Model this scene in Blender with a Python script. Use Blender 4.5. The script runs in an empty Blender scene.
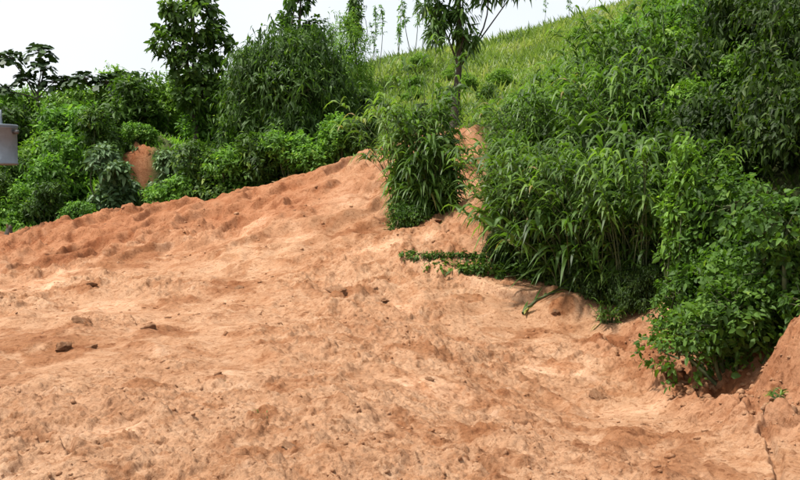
import bpy, math, random
import numpy as np

# ------------------------------------------------------------------ camera, sky, sun, exposure
scene = bpy.context.scene
COL = scene.collection
W0, H0, F, HOR, CAMZ = 800.0, 480.0, 858.0, 190.0, 1.62      # photo size, focal length in photo pixels, horizon row, eye height
PITCH = math.atan((240.0 - HOR) / F)                          # camera looks slightly down
cd = bpy.data.cameras.new('camera'); cam = bpy.data.objects.new('camera', cd); COL.objects.link(cam)
cd.sensor_width = 36.0; cd.lens = 36.0 * F / W0; cd.clip_start = 0.05; cd.clip_end = 3000
cam.location = (0, 0, CAMZ); cam.rotation_euler = (math.radians(90) - PITCH, 0, 0)
scene.camera = cam
SUN_EL, SUN_AZ = math.radians(64), math.radians(-98)         # azimuth clockwise from +Y: straight from the left, high up
sun_dir = np.array([math.sin(SUN_AZ) * math.cos(SUN_EL), math.cos(SUN_AZ) * math.cos(SUN_EL), math.sin(SUN_EL)])
world = bpy.data.worlds.new('World'); scene.world = world; world.use_nodes = True
nt = world.node_tree; nt.nodes.clear()
sky = nt.nodes.new('ShaderNodeTexSky'); sky.sky_type = 'NISHITA'; sky.sun_disc = False
sky.sun_elevation = SUN_EL; sky.sun_rotation = SUN_AZ; sky.dust_density = 4.0; sky.air_density = 1.0; sky.ozone_density = 1.0
mixw = nt.nodes.new('ShaderNodeMixRGB'); mixw.inputs[0].default_value = 0.7
mixw.inputs[2].default_value = (14.0, 14.4, 14.8, 1)             # thin bright cloud veil over the whole dome
bg = nt.nodes.new('ShaderNodeBackground'); bg.inputs[1].default_value = 0.058
outw = nt.nodes.new('ShaderNodeOutputWorld')
cn = nt.nodes.new('ShaderNodeTexNoise'); cn.inputs['Scale'].default_value = 2.2; cn.inputs['Detail'].default_value = 5
cr = nt.nodes.new('ShaderNodeValToRGB'); cr.color_ramp.elements[0].position = 0.35; cr.color_ramp.elements[0].color = (0.90, 0.925, 0.95, 1); cr.color_ramp.elements[1].position = 0.6; cr.color_ramp.elements[1].color = (1, 1, 1, 1)
cm = nt.nodes.new('ShaderNodeMixRGB'); cm.blend_type = 'MULTIPLY'; cm.inputs[0].default_value = 1.0; cm.inputs[1].default_value = (15.8, 16.2, 16.6, 1)
nt.links.new(cn.outputs[0], cr.inputs[0]); nt.links.new(cr.outputs[0], cm.inputs[2]); nt.links.new(cm.outputs[0], mixw.inputs[2])
nt.links.new(sky.outputs[0], mixw.inputs[1]); nt.links.new(mixw.outputs[0], bg.inputs[0]); nt.links.new(bg.outputs[0], outw.inputs[0])
sd = bpy.data.lights.new('sun', 'SUN'); sd.energy = 5.0; sd.angle = math.radians(4); sd.color = (1.0, 0.95, 0.87)
so = bpy.data.objects.new('sun', sd); COL.objects.link(so); so.location = (-20, -10, 40)
from mathutils import Vector
so.rotation_euler = Vector(sun_dir).to_track_quat('Z', 'Y').to_euler()
scene.cycles.max_bounces = 6; scene.cycles.diffuse_bounces = 2; scene.cycles.transmission_bounces = 3
vs = scene.view_settings
scene.display_settings.display_device = 'sRGB'
vs.view_transform = 'Standard'; vs.look = 'None'; vs.gamma = 1.0; vs.use_curve_mapping = False; vs.exposure = 0.58

# ------------------------------------------------------------------ maths helpers
rng = np.random.default_rng(7)
UP = np.array([0, 0, 1.0])
def nrmz(a): return a / np.maximum(np.linalg.norm(a, axis=-1, keepdims=True), 1e-9)
def smooth(a, b, x): t = np.clip((x - a) / (b - a), 0, 1); return t * t * (3 - 2 * t)
def ray(px, py):
    u = (px - 400) / F; v = (240 - py) / F
    c, s = math.cos(PITCH), math.sin(PITCH)
    return np.array([u, c + v * s, -s + v * c])
def P(px, py, Y):
    d = ray(px, py); return np.array([d[0], d[1], d[2]]) * (Y / d[1]) + np.array([0, 0, CAMZ])
def hash2(ix, iy, k):
    n = (ix.astype(np.int64) * 374761393 + iy.astype(np.int64) * 668265263 + k * 1274126177) & 0x7fffffff
    n = ((n ^ (n >> 13)) * 1103515245) & 0x7fffffff
    n = ((n ^ (n >> 15)) * 12820163) & 0x7fffffff
    return ((n ^ (n >> 12)) & 0xffffff) / float(0xffffff)
def vnoise(x, y, k=0):
    ix = np.floor(x); iy = np.floor(y); fx = x - ix; fy = y - iy
    fx = fx * fx * fx * (fx * (fx * 6 - 15) + 10); fy = fy * fy * fy * (fy * (fy * 6 - 15) + 10)
    a = hash2(ix, iy, k); b = hash2(ix + 1, iy, k); c = hash2(ix, iy + 1, k); d = hash2(ix + 1, iy + 1, k)
    return (a + (b - a) * fx) * (1 - fy) + (c + (d - c) * fx) * fy
def fbm(x, y, k=0, o=4, g=0.5):
    s = 0; a = 1; t = 0
    for i in range(o):
        ca, sa = math.cos(0.6 * i), math.sin(0.6 * i); f = 2.03 ** i
        s = s + a * vnoise((x * ca - y * sa) * f + 17 * i, (x * sa + y * ca) * f - 9 * i, k + i); t += a; a *= g
    return s / t
def crumbs(x, y, k, dens=0.6):
    """rounded lumps of random size on a jittered lattice, 0..1 high"""
    ix = np.floor(x); iy = np.floor(y); h = np.zeros_like(x)
    for dx in (-1, 0, 1):
        for dy in (-1, 0, 1):
            cx = ix + dx; cy = iy + dy
            r = 0.25 + 0.5 * hash2(cx, cy, k + 3) ** 2
            on = hash2(cx, cy, k + 4) < dens
            ex = (x - cx - hash2(cx, cy, k + 1)); ey = (y - cy - hash2(cx, cy, k + 2))
            el = 0.7 + 0.6 * hash2(cx, cy, k + 5)
            q = 1 - (ex * ex * el + ey * ey / el) / (r * r)
            h = np.maximum(h, np.where(on, r * np.sqrt(np.clip(q, 0, 1)), 0))
    return h
def polydist(x, y, pts):
    d = np.full(x.shape, 1e9)
    for (x0, y0), (x1, y1) in zip(pts[:-1], pts[1:]):
        vx, vy = x1 - x0, y1 - y0
        t = np.clip(((x - x0) * vx + (y - y0) * vy) / (vx * vx + vy * vy), 0, 1)
        d = np.minimum(d, np.hypot(x - x0 - t * vx, y - y0 - t * vy))
    return d

# ------------------------------------------------------------------ terrain height
CP = [(-40, -20, 0), (0, -20, 0), (40, -20, 0.5), (-12, 0, 0), (12, 0, 1.0), (0, 0, 0), (-6, 5, 0), (0, 5, 0), (3, 5, 0.0), (6, 5, 0.7),
      (-9, 9, 0), (-4, 9.5, 0), (0, 9, 0), (3, 8.2, 0.0), (10, 5, 2.4)]
def cp(px, py, Y): CP.append(tuple(P(px, py, Y)))
for a in [(0, 240, 22), (60, 228, 22), (130, 215, 22), (200, 203, 22), (260, 192, 21.6), (330, 175, 20.8), (377, 163, 20),
          (-80, 246, 22), (-180, 252, 22), (0, 262, 18), (130, 243, 18), (240, 225, 18), (330, 205, 17.6),
          (380, 215, 16.6), (300, 240, 15.4), (200, 258, 15.2), (100, 272, 14.6), (0, 290, 13.4), (300, 300, 12), (400, 300, 11.7),
          (400, 266, 13.2), (440, 274, 12.6), (500, 291, 12.0), (560, 300, 11.6), (620, 312, 11.0), (478, 268, 13.1),
          (395, 236, 14.4), (445, 226, 14.4), (486, 190, 14.6), (425, 226, 15.2), (462, 142, 20.5), (462, 132, 22),
          (655, 326, 10.0), (700, 350, 8.7), (740, 374, 7.9), (780, 395, 7.0), (800, 345, 6.9)]: cp(*a)
CP += [(-10.5, 24, 0.45), (-6, 24, 0.6), (-3, 24, 1.6), (-16, 24, 0.3), (-10.5, 27, 1.2), (-6, 27, 1.6), (-2.5, 27, 2.6), (-18, 28, 1.2),
       (-12, 31, 2.9), (-6, 31, 3.1), (-2, 31, 3.6), (-14, 37, 3.9), (-6, 38, 3.9), (-20, 40, 4.0), (-10, 50, 3.6), (-30, 50, 3.4), (-30, 30, 1.5),
       (0.8, 30, 4.2), (3.5, 30, 4.6), (-1.0, 42, 6.9), (-1.5, 50, 8.7), (1.75, 50, 9.2), (8.2, 50, 10.6), (12.8, 50, 11.8), (17, 48, 13.2), (-1.5, 61, 7.2), (2, 61, 8.4), (9, 61, 9.8), (16, 61, 11.5), (-8, 61, 4.5), (4.7, 40, 7.3), (9.3, 40, 8.8), (13, 38, 10.6),
       (25, 50, 15), (25, 30, 12), (4.5, 22, 3.2), (8, 22, 6.2), (12, 22, 9), (2.6, 16.5, 1.5), (4.2, 16, 2.6), (7, 16, 5.2),
       (3.0, 13.3, 0.8), (4.4, 12.6, 1.9), (6.5, 12, 3.6), (10, 14, 6.5), (3.6, 10.3, 0.6), (4.6, 9.8, 1.5), (6.5, 9.0, 2.8), (10, 9.0, 4.8), (3.9, 8.4, 0.8), (5.2, 7.2, 1.5), (16, 10, 7), (20, 20, 11), (25, 5, 6)]
CP = np.array(CP, float)
def _phi(r2): return np.where(r2 > 1e-9, r2 * np.log(np.maximum(r2, 1e-9)), 0)
def _fit():
    n = len(CP); d2 = ((CP[:, None, :2] - CP[None, :, :2]) ** 2).sum(-1)
    A = np.zeros((n + 3, n + 3)); A[:n, :n] = _phi(d2) + np.eye(n) * 0.25
    A[:n, n] = 1; A[:n, n + 1:] = CP[:, :2]; A[n, :n] = 1; A[n + 1:, :n] = CP[:, :2].T
    b = np.zeros(n + 3); b[:n] = CP[:, 2]
    return np.linalg.solve(A, b)
WT = _fit()
def H0f(x, y):
    x = np.asarray(x, float); y = np.asarray(y, float); sh = x.shape
    xc = np.clip(x, -34, 28).ravel(); yc = np.clip(y, -22, 62).ravel(); z = np.full(xc.shape, WT[-3]) + WT[-2] * xc + WT[-1] * yc
    for i in range(len(CP)): z += WT[i] * _phi((xc - CP[i, 0]) ** 2 + (yc - CP[i, 1]) ** 2)
    z = np.clip(z, -0.4, 18).reshape(sh)
    # cut face of bare earth in the left bank
    z = z + 1.75 * np.exp(-((x + 7.9) / 1.4) ** 4) * smooth(25.5, 26.0, y) * (1 - smooth(26.5, 31, y))
    return z
def g2(px, py, n=1):
    """pixel -> point on the ground, marched along the ray"""
    d = ray(px, py); d = d / d[1]
    ys = np.linspace(3, 60, 2400); pts = d[None] * ys[:, None] + np.array([0, 0, CAMZ])
    below = np.nonzero(pts[:, 2] < H0f(pts[:, 0], pts[:, 1]))[0]
    return pts[below[0]] if len(below) else pts[-1]
def gline(l): return [tuple(g2(*p)[:2]) for p in l]
GULLY = gline([(618, 345), (650, 352), (690, 367), (735, 392), (770, 408), (830, 418)])
CRACKS = [gline(l) for l in ([(655, 372), (690, 386), (722, 404), (752, 424), (775, 432), (830, 430)], [(768, 432), (766, 452), (778, 466), (774, 490)],
                             [(545, 334), (575, 340), (600, 346)], [(500, 425), (530, 420), (548, 432), (560, 440)], [(455, 456), (480, 466), (500, 478)],
                             [(30, 430), (60, 445), (75, 470)], [(640, 428), (672, 418), (706, 424)])]
RIDGE = [gline(l) for l in ([(300, 240), (345, 222), (400, 205)], [(318, 246), (365, 228), (410, 215)], [(335, 250), (380, 236), (420, 226)])]
SC = gline([(326, 312), (350, 306), (368, 296)])
LEDGE = gline([(395, 270), (440, 279), (500, 296), (570, 304)])
HUMP = g2(563, 313)
MOUND = P(803, 360, 6.75)
LX = [p_[0] for p_ in LEDGE]; LY = [p_[1] for p_ in LEDGE]
def ledge_s(x, y): return y + 0.12 * (fbm(x * 3, y * 3, 101, 3) - .5) - np.interp(x, LX, LY)
def detail(x, y, fine=True):
    w = fbm(x * 0.45, y * 0.45, 40, 3)                              # where the earth is loose and where packed
    loose = smooth(0.36, 0.62, w)
    z = 0.20 * (fbm(x * 0.5, y * 0.5, 3, 3) - 0.5) + 0.10 * (fbm(x * 1.6 + y * .3, y * 1.2, 5, 3) - 0.5)
    far = smooth(13, 19, y)
    rid = 1 - np.abs(2 * fbm(x * 0.9 + 3, y * 0.75, 11, 3) - 1)
    z = z + (0.05 + 0.17 * far) * (smooth(0.7, 1.0, rid) - 0.3)
    z = z + 0.12 * far * (np.abs(fbm(x * 2.1, y * 1.7, 15, 3) - 0.5) * 2)
    if fine:
        wx = x + 0.16 * (fbm(x * 4, y * 4, 21, 3) - 0.5) + 0.05 * (fbm(x * 17, y * 17, 22, 2) - 0.5); wy = y + 0.16 * (fbm(x * 4, y * 4, 23, 3) - 0.5) + 0.05 * (fbm(x * 17, y * 17, 24, 2) - 0.5)
        lo = (0.16 + 1.0 * loose) * (0.66 + 0.5 * smooth(7, 13, y)) * (1 - 0.6 * palemask(x, y))
        dmp = dampmask(x, y); z = z + 0.07 * dmp * (fbm(wx * 5, wy * 5, 165, 3, .6) - .25)
        z = z + lo * (0.03 * (fbm(x * 5, y * 4, 31, 4, 0.6) - 0.5) + 0.03 * np.abs(fbm(wx * 3.3, wy * 4.2, 35, 3) - 0.5))
        n1 = fbm(wx * 2.3, wy * 2.6, 41, 4, 0.55); n2 = fbm(wx * 9, wy * 10, 43, 4, 0.62); n3 = fbm(x * 24, y * 25, 45, 3, 0.6)
        z = z + lo * (0.040 * smooth(0.50, 0.68, n1) * (0.4 + n2) + 0.020 * smooth(0.50, 0.64, n2) * (0.4 + n3) - 0.016 * smooth(0.55, 0.68, 1 - n2) + 0.009 * smooth(0.46, 0.64, n3))
        z = z + lo * 0.026 * crumbs(wx * 11, wy * 11, 50, 0.34) * (0.4 + 1.2 * n3)
        z = z + lo * 0.07 * crumbs(wx * 3.4, wy * 3.4, 60, 0.10) * (0.2 + 1.6 * n2)
        z = z + 0.014 * crumbs(x * 22 + n2, y * 22 - n2, 70, 0.5) * np.minimum(lo + .15, 1)
        gw = polydist(x + 0.25 * (fbm(x * 3, y * 3, 81, 2) - .5), y + 0.3 * (fbm(x * 3, y * 3, 83, 2) - .5), GULLY)
        z = z - 0.17 * (1 - smooth(0.04, 0.26, gw)) + 0.07 * (1 - smooth(0.1, 0.7, gw)) * (fbm(x * 6, y * 6, 87, 3) - 0.25)
        z = z + 0.22 * (1 - smooth(0.1, 0.55, gw)) * crumbs(wx * 5, wy * 5, 90, 0.6)
        for i, c in enumerate(CRACKS):
            j = 0.10 * (fbm(x * 5, y * 5, 91 + i, 3) - .5)
            dd = polydist(x + j, y - j, c)
            z = z - 0.075 * (1 - smooth(0.012, 0.05, dd)) + 0.03 * np.exp(-(dd / 0.12) ** 2)
        z = z + 0.34 * np.exp(-(((x - MOUND[0]) / 0.42) ** 2 + ((y - MOUND[1]) / 0.5) ** 2) ** 1.5)
        z = z + 0.17 * np.exp(-(((x - HUMP[0]) / 0.42) ** 2 + ((y - HUMP[1] - .1) / 0.35) ** 2) ** 1.5)
        for i, c in enumerate(RIDGE):
            j = 0.3 * (fbm(x * 2, y * 2, 96 + i, 2) - .5); z = z - 0.10 * np.exp(-(polydist(x + j, y + j, c) / 0.16) ** 2)
        dd = polydist(x + 0.2 * (fbm(x * 4, y * 4, 99, 2) - .5), y, SC); z = z + 0.15 * np.exp(-(dd / 0.22) ** 2) * (0.4 + fbm(x * 7, y * 7, 98, 3))
        sl = ledge_s(x, y); z = z + 0.13 * smooth(-.03, .04, sl) * (1 - smooth(.5, 1.6, sl)) * smooth(LEDGE[0][0] - .2, LEDGE[0][0] + .2, x) * (1 - smooth(LEDGE[-1][0] - .3, LEDGE[-1][0] + .1, x))
    return z
def ell(px, py, w, h):
    c = g2(px, py); dy = max(abs(g2(px, py + h)[1] - c[1]), abs(c[1] - g2(px, py - h)[1])) if h else 0.3
    return c[0], c[1], w / F * c[1], min(max(dy, .15), 2.2)
PALE = [ell(*e) for e in [(430, 388, 60, 12), (40, 283, 45, 14), (404, 310, 22, 8), (300, 236, 30, 10), (250, 232, 28, 9), (110, 305, 40, 10), (640, 402, 60, 14), (380, 250, 40, 8), (120, 430, 50, 12), (560, 370, 50, 8), (430, 240, 30, 6)]]
DAMP = [ell(*e) for e in [(70, 346, 34, 9), (20, 342, 40, 12), (160, 331, 40, 6), (345, 301, 30, 8), (90, 290, 14, 6), (240, 287, 30, 8), (60, 262, 50, 10), (215, 374, 16, 5), (264, 418, 16, 8), (290, 452, 22, 7), (150, 380, 40, 8), (130, 262, 40, 8), (470, 300, 22, 6), (600, 345, 40, 7), (685, 368, 26, 9), (720, 385, 30, 9), (560, 318, 14, 5), (355, 232, 50, 8), (180, 300, 26, 6), (420, 350, 40, 6), (640, 440, 50, 9), (480, 440, 30, 9)]]
def patch(x, y, L, k, soft=0.25):
    s = np.zeros_like(x)
    for cx, cy, rx, ry in L: s = np.maximum(s, np.exp(-(((x - cx) / rx) ** 2 + ((y - cy) / ry) ** 2)))
    return s
def palemask(x, y):
    sl = ledge_s(x, y); lp = np.exp(-((sl - .06) / .10) ** 4) * smooth(LX[0] - .1, LX[0] + .1, x) * (1 - smooth(LX[-1] - .5, LX[-1], x))
    return np.maximum(0.9 * lp, palemask0(x, y))
def palemask0(x, y): return smooth(0.50, 0.95, patch(x, y, PALE, 0) + 0.9 * (fbm(x * 1.3, y * 1.0, 150, 5, .7) - .46))
def dampmask(x, y): return np.clip(smooth(0.45, 0.75, patch(x, y, DAMP, 0) + 1.1 * (fbm(x * 3.1, y * 2.4, 155, 4, .65) - .45)) + .8 * smooth(.60, .72, fbm(x * 2.2, y * 1.7, 160, 5, .65)), 0, 1)
def Hz(x, y): return float(H0f(np.array([x]), np.array([y]))[0] + detail(np.array([float(x)]), np.array([float(y)]))[0])
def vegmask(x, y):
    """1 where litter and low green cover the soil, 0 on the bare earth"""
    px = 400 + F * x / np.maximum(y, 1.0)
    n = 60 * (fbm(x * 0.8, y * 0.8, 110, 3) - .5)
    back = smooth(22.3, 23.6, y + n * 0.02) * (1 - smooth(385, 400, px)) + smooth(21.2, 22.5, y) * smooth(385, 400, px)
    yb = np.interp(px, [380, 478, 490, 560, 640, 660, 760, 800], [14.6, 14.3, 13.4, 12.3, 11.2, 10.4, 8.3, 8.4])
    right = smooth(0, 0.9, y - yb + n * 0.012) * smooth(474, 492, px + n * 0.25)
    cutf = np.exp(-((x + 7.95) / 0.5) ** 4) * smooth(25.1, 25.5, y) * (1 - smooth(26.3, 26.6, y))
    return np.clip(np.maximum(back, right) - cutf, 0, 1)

# ------------------------------------------------------------------ materials
def newmat(name):
    m = bpy.data.materials.new(name); m.use_nodes = True; n = m.node_tree.nodes; n.clear(); return m, n, m.node_tree.links
def ramp(n, stops):
    r = n.new('ShaderNodeValToRGB'); e = r.color_ramp.elements
    while len(e) < len(stops): e.new(0.5)
    for q, (p, c) in zip(e, stops): q.position = p; q.color = (*c, 1)
    return r
def noise(n, l, scale, detail=4, rough=0.55, coord=None, dist=0.0):
    t = n.new('ShaderNodeTexNoise'); t.inputs['Scale'].default_value = scale; t.inputs['Detail'].default_value = detail
    t.inputs['Roughness'].default_value = rough; t.inputs['Distortion'].default_value = dist
    if coord is not None: l.new(coord, t.inputs['Vector'])
    return t
def mixc(n, l, f, a, b, mode='MIX'):
    m = n.new('ShaderNodeMixRGB'); m.blend_type = mode
    for i, v in enumerate((f, a, b)):
        if hasattr(v, 'links'): l.new(v, m.inputs[i])
        elif isinstance(v, (int, float)): m.inputs[i].default_value = v
        else: m.inputs[i].default_value = (*v, 1)
    return m.outputs[0]
def soil_material(name='soil', clod=False):
    m, n, l = newmat(name)
    tc = n.new('ShaderNodeTexCoord'); co = tc.outputs['Object']
    big = noise(n, l, 0.55, 5, 0.6, co, 0.4); mid = noise(n, l, 3.2, 6, 0.65, co, 0.6); fine = noise(n, l, 26, 6, 0.7, co); grit = noise(n, l, 130, 3, 0.7, co)
    r1 = ramp(n, [(0.30, (0.3213, 0.1585, 0.0808)), (0.48, (0.4047, 0.2270, 0.1277)), (0.62, (0.4627, 0.2825, 0.1721)), (0.78, (0.5268, 0.3531, 0.2411))]); l.new(big.outputs[0], r1.inputs[0])
    r2 = ramp(n, [(0.28, (0.2440, 0.1115, 0.0547)), (0.45, (0.3853, 0.2082, 0.1145)), (0.60, (0.4627, 0.2800, 0.1695)), (0.74, (0.5525, 0.3841, 0.2735))]); l.new(mid.outputs[0], r2.inputs[0])
    c = mixc(n, l, 0.55, r1.outputs[0], r2.outputs[0])
    r3 = ramp(n, [(0.32, (0.62, 0.54, 0.46)), (0.5, (1, 1, 1)), (0.7, (1.12, 1.12, 1.1))]); l.new(fine.outputs[0], r3.inputs[0])
    c = mixc(n, l, 0.8, c, r3.outputs[0], 'MULTIPLY')
    fl = noise(n, l, 15, 6, 0.68, co, 0.8); r5 = ramp(n, [(0.53, (1, 1, 1)), (0.63, (0.58, 0.47, 0.38))]); l.new(fl.outputs[0], r5.inputs[0])  # dark flecks: shadow pits behind small crumbs, painted into the soil colour
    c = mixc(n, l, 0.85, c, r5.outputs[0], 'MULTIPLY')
    mo = noise(n, l, 1.35, 8, 0.72, co, 1.2); r6 = ramp(n, [(0.50, (1, 1, 1)), (0.60, (0.80, 0.68, 0.58)), (0.72, (0.62, 0.48, 0.38))]); l.new(mo.outputs[0], r6.inputs[0])
    c = mixc(n, l, 0.9, c, r6.outputs[0], 'MULTIPLY')
    r4 = ramp(n, [(0.30, (0.7, 0.66, 0.6)), (0.55, (1, 1, 1))]); l.new(grit.outputs[0], r4.inputs[0])
    c = mixc(n, l, 0.6, c, r4.outputs[0], 'MULTIPLY')
    if not clod:
        a = n.new('ShaderNodeAttribute'); a.attribute_name = 'red'
        c = mixc(n, l, a.outputs['Fac'], c, mixc(n, l, 1.0, c, (0.78, 0.59, 0.49), 'MULTIPLY'))
        dm = n.new('ShaderNodeAttribute'); dm.attribute_name = 'damp'
        c = mixc(n, l, dm.outputs['Fac'], c, mixc(n, l, 1.0, c, (0.70, 0.57, 0.47), 'MULTIPLY'))
        pl = n.new('ShaderNodeAttribute'); pl.attribute_name = 'pale'
        c = mixc(n, l, pl.outputs['Fac'], c, mixc(n, l, 1.0, c, (1.28, 1.36, 1.46), 'MULTIPLY'))
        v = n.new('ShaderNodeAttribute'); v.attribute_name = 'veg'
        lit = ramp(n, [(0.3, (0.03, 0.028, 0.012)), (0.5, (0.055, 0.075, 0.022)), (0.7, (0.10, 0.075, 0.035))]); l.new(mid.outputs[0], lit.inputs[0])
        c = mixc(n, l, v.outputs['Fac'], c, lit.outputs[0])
    else:
        oi = n.new('ShaderNodeObjectInfo'); hr = ramp(n, [(0, (0.85, 0.80, 0.76)), (1, (1.05, 1.02, 1.0))]); l.new(oi.outputs['Random'], hr.inputs[0])
        c = mixc(n, l, 1.0, c, hr.outputs[0], 'MULTIPLY')
    b = n.new('ShaderNodeBsdfPrincipled'); l.new(c, b.inputs['Base Color']); b.inputs['Roughness'].default_value = 0.93; b.inputs['Specular IOR Level'].default_value = 0.15
    bm1 = n.new('ShaderNodeBump'); bm1.inputs['Strength'].default_value = 0.8; bm1.inputs['Distance'].default_value = 0.028; l.new(fine.outputs[0], bm1.inputs['Height'])
    bm2 = n.new('ShaderNodeBump'); bm2.inputs['Strength'].default_value = 0.8; bm2.inputs['Distance'].default_value = 0.010; l.new(grit.outputs[0], bm2.inputs['Height'])
    l.new(bm1.outputs[0], bm2.inputs['Normal']); l.new(bm2.outputs[0], b.inputs['Normal'])
    o = n.new('ShaderNodeOutputMaterial'); l.new(b.outputs[0], o.inputs[0]); return m
def leaf_material(name, stops, trans=0.32, rough=0.55, spec=0.2, tcol=1.5):
    m, n, l = newmat(name)
    a = n.new('ShaderNodeAttribute'); a.attribute_name = 'tint'
    r = ramp(n, stops); l.new(a.outputs['Fac'], r.inputs[0])
    oi = n.new('ShaderNodeObjectInfo'); hr = ramp(n, [(0, (0.84, 0.88, 0.84)), (1, (1.12, 1.07, 1.02))]); l.new(oi.outputs['Random'], hr.inputs[0])
    c = mixc(n, l, 1.0, r.outputs[0], hr.outputs[0], 'MULTIPLY')
    b = n.new('ShaderNodeBsdfPrincipled'); l.new(c, b.inputs['Base Color']); b.inputs['Roughness'].default_value = rough; b.inputs['Specular IOR Level'].default_value = spec
    t = n.new('ShaderNodeBsdfTranslucent'); tc = mixc(n, l, 1.0, c, (1.25 * tcol, 1.35 * tcol, 0.55 * tcol), 'MULTIPLY'); l.new(tc, t.inputs[0])
    mx = n.new('ShaderNodeMixShader'); mx.inputs[0].default_value = trans; l.new(b.outputs[0], mx.inputs[1]); l.new(t.outputs[0], mx.inputs[2])
    o = n.new('ShaderNodeOutputMaterial'); l.new(mx.outputs[0], o.inputs[0]); return m
def bark_material(name, c1, c2):
    m, n, l = newmat(name); tc = n.new('ShaderNodeTexCoord'); t = noise(n, l, 9, 5, 0.6, tc.outputs['Object'], 0.5)
    r = ramp(n, [(0.35, c1), (0.65, c2)]); l.new(t.outputs[0], r.inputs[0])
    b = n.new('ShaderNodeBsdfPrincipled'); l.new(r.outputs[0], b.inputs['Base Color']); b.inputs['Roughness'].default_value = 0.85
    bm = n.new('ShaderNodeBump'); bm.inputs['Strength'].default_value = 0.6; bm.inputs['Distance'].default_value = 0.02; l.new(t.outputs[0], bm.inputs['Height']); l.new(bm.outputs[0], b.inputs['Normal'])
    o = n.new('ShaderNodeOutputMaterial'); l.new(b.outputs[0], o.inputs[0]); return m
M = {
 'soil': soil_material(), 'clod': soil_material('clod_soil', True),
 'deep': leaf_material('deep_green_leaf', [(0, (0.0141, 0.0316, 0.0053)), (0.5, (0.0431, 0.0914, 0.0147)), (0.85, (0.0904, 0.1672, 0.0277)), (1, (0.1856, 0.2527, 0.0419))]),
 'wall': leaf_material('bank_shrub_leaf', [(0, (0.0083, 0.0183, 0.0029)), (0.5, (0.0254, 0.0529, 0.0080)), (0.85, (0.0533, 0.0966, 0.0152)), (1, (0.1091, 0.1460, 0.0229))]),
 'near': leaf_material('glossy_bush_leaf', [(0, (0.0173, 0.0407, 0.0058)), (0.5, (0.0513, 0.1120, 0.0153)), (0.85, (0.0982, 0.1897, 0.0289)), (1, (0.1774, 0.2482, 0.0441))]),
 'mid': leaf_material('mid_green_leaf', [(0, (0.0299, 0.0701, 0.0110)), (0.5, (0.0883, 0.1925, 0.0292)), (0.85, (0.1689, 0.3263, 0.0553)), (1, (0.3050, 0.4267, 0.0844))]),
 'light': leaf_material('light_green_leaf', [(0, (0.0417, 0.0854, 0.0100)), (0.5, (0.1044, 0.2054, 0.0265)), (0.85, (0.1919, 0.3273, 0.0493)), (1, (0.3155, 0.4126, 0.0895))]),
 'silver': leaf_material('silvery_leaf', [(0, (0.0459, 0.0893, 0.0374)), (0.5, (0.0918, 0.1607, 0.0680)), (1, (0.1683, 0.2499, 0.1224))], 0.15, 0.5),
 'cane': leaf_material('cane_blade', [(0, (0.0216, 0.0457, 0.0070)), (0.5, (0.0602, 0.1226, 0.0186)), (0.85, (0.1226, 0.2159, 0.0370)), (0.955, (0.1404, 0.2223, 0.0702)), (0.98, (0.2340, 0.1755, 0.0819)), (1, (0.2987, 0.3192, 0.0736))], 0.36, 0.5, 0.3),
 'grass': leaf_material('hill_grass', [(0, (0.0772, 0.1246, 0.0354)), (0.45, (0.1477, 0.2125, 0.0607)), (0.8, (0.2248, 0.2743, 0.0961)), (1, (0.3192, 0.3242, 0.1734))], 0.3, 0.55, 0.3),
 'backlit': leaf_material('backlit_dark_leaf', [(0, (0.018, 0.036, 0.014)), (0.6, (0.034, 0.064, 0.024)), (1, (0.06, 0.10, 0.04))], 0.08, 0.5),  # darkness of leaves seen against the light, put into their colour
 'dry': leaf_material('dry_leaf', [(0, (0.09, 0.055, 0.025)), (1, (0.26, 0.18, 0.09))], 0.15, 0.7, 0.2),
 'bark': bark_material('dark_bark', (0.030, 0.024, 0.017), (0.075, 0.062, 0.045)),
 'stalk': bark_material('green_stalk', (0.04, 0.065, 0.02), (0.10, 0.115, 0.045)),
}

# ------------------------------------------------------------------ mesh helpers
def mesh_from(name, V, faces, mat, smooth_=False, **attrs):
    """faces: list of (n,k) int arrays"""
    me = bpy.data.meshes.new(name); V = np.asarray(V, np.float32)
    lv = np.concatenate([f.ravel() for f in faces]).astype(np.int32)
    tot = np.concatenate([np.full(len(f), f.shape[1]) for f in faces]).astype(np.int32)
    st = np.concatenate([[0], np.cumsum(tot)[:-1]]).astype(np.int32)
    me.vertices.add(len(V)); me.vertices.foreach_set('co', V.ravel())
    me.loops.add(len(lv)); me.loops.foreach_set('vertex_index', lv)
    me.polygons.add(len(tot)); me.polygons.foreach_set('loop_start', st); me.polygons.foreach_set('loop_total', tot)
    if smooth_: me.polygons.foreach_set('use_smooth', np.ones(len(tot), bool))
    me.update(calc_edges=True)
    for k, a in attrs.items():
        at = me.attributes.new(k, 'FLOAT', 'POINT'); at.data.foreach_set('value', np.asarray(a, np.float32))
    me.materials.append(M[mat] if isinstance(mat, str) else mat)
    return me
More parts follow.
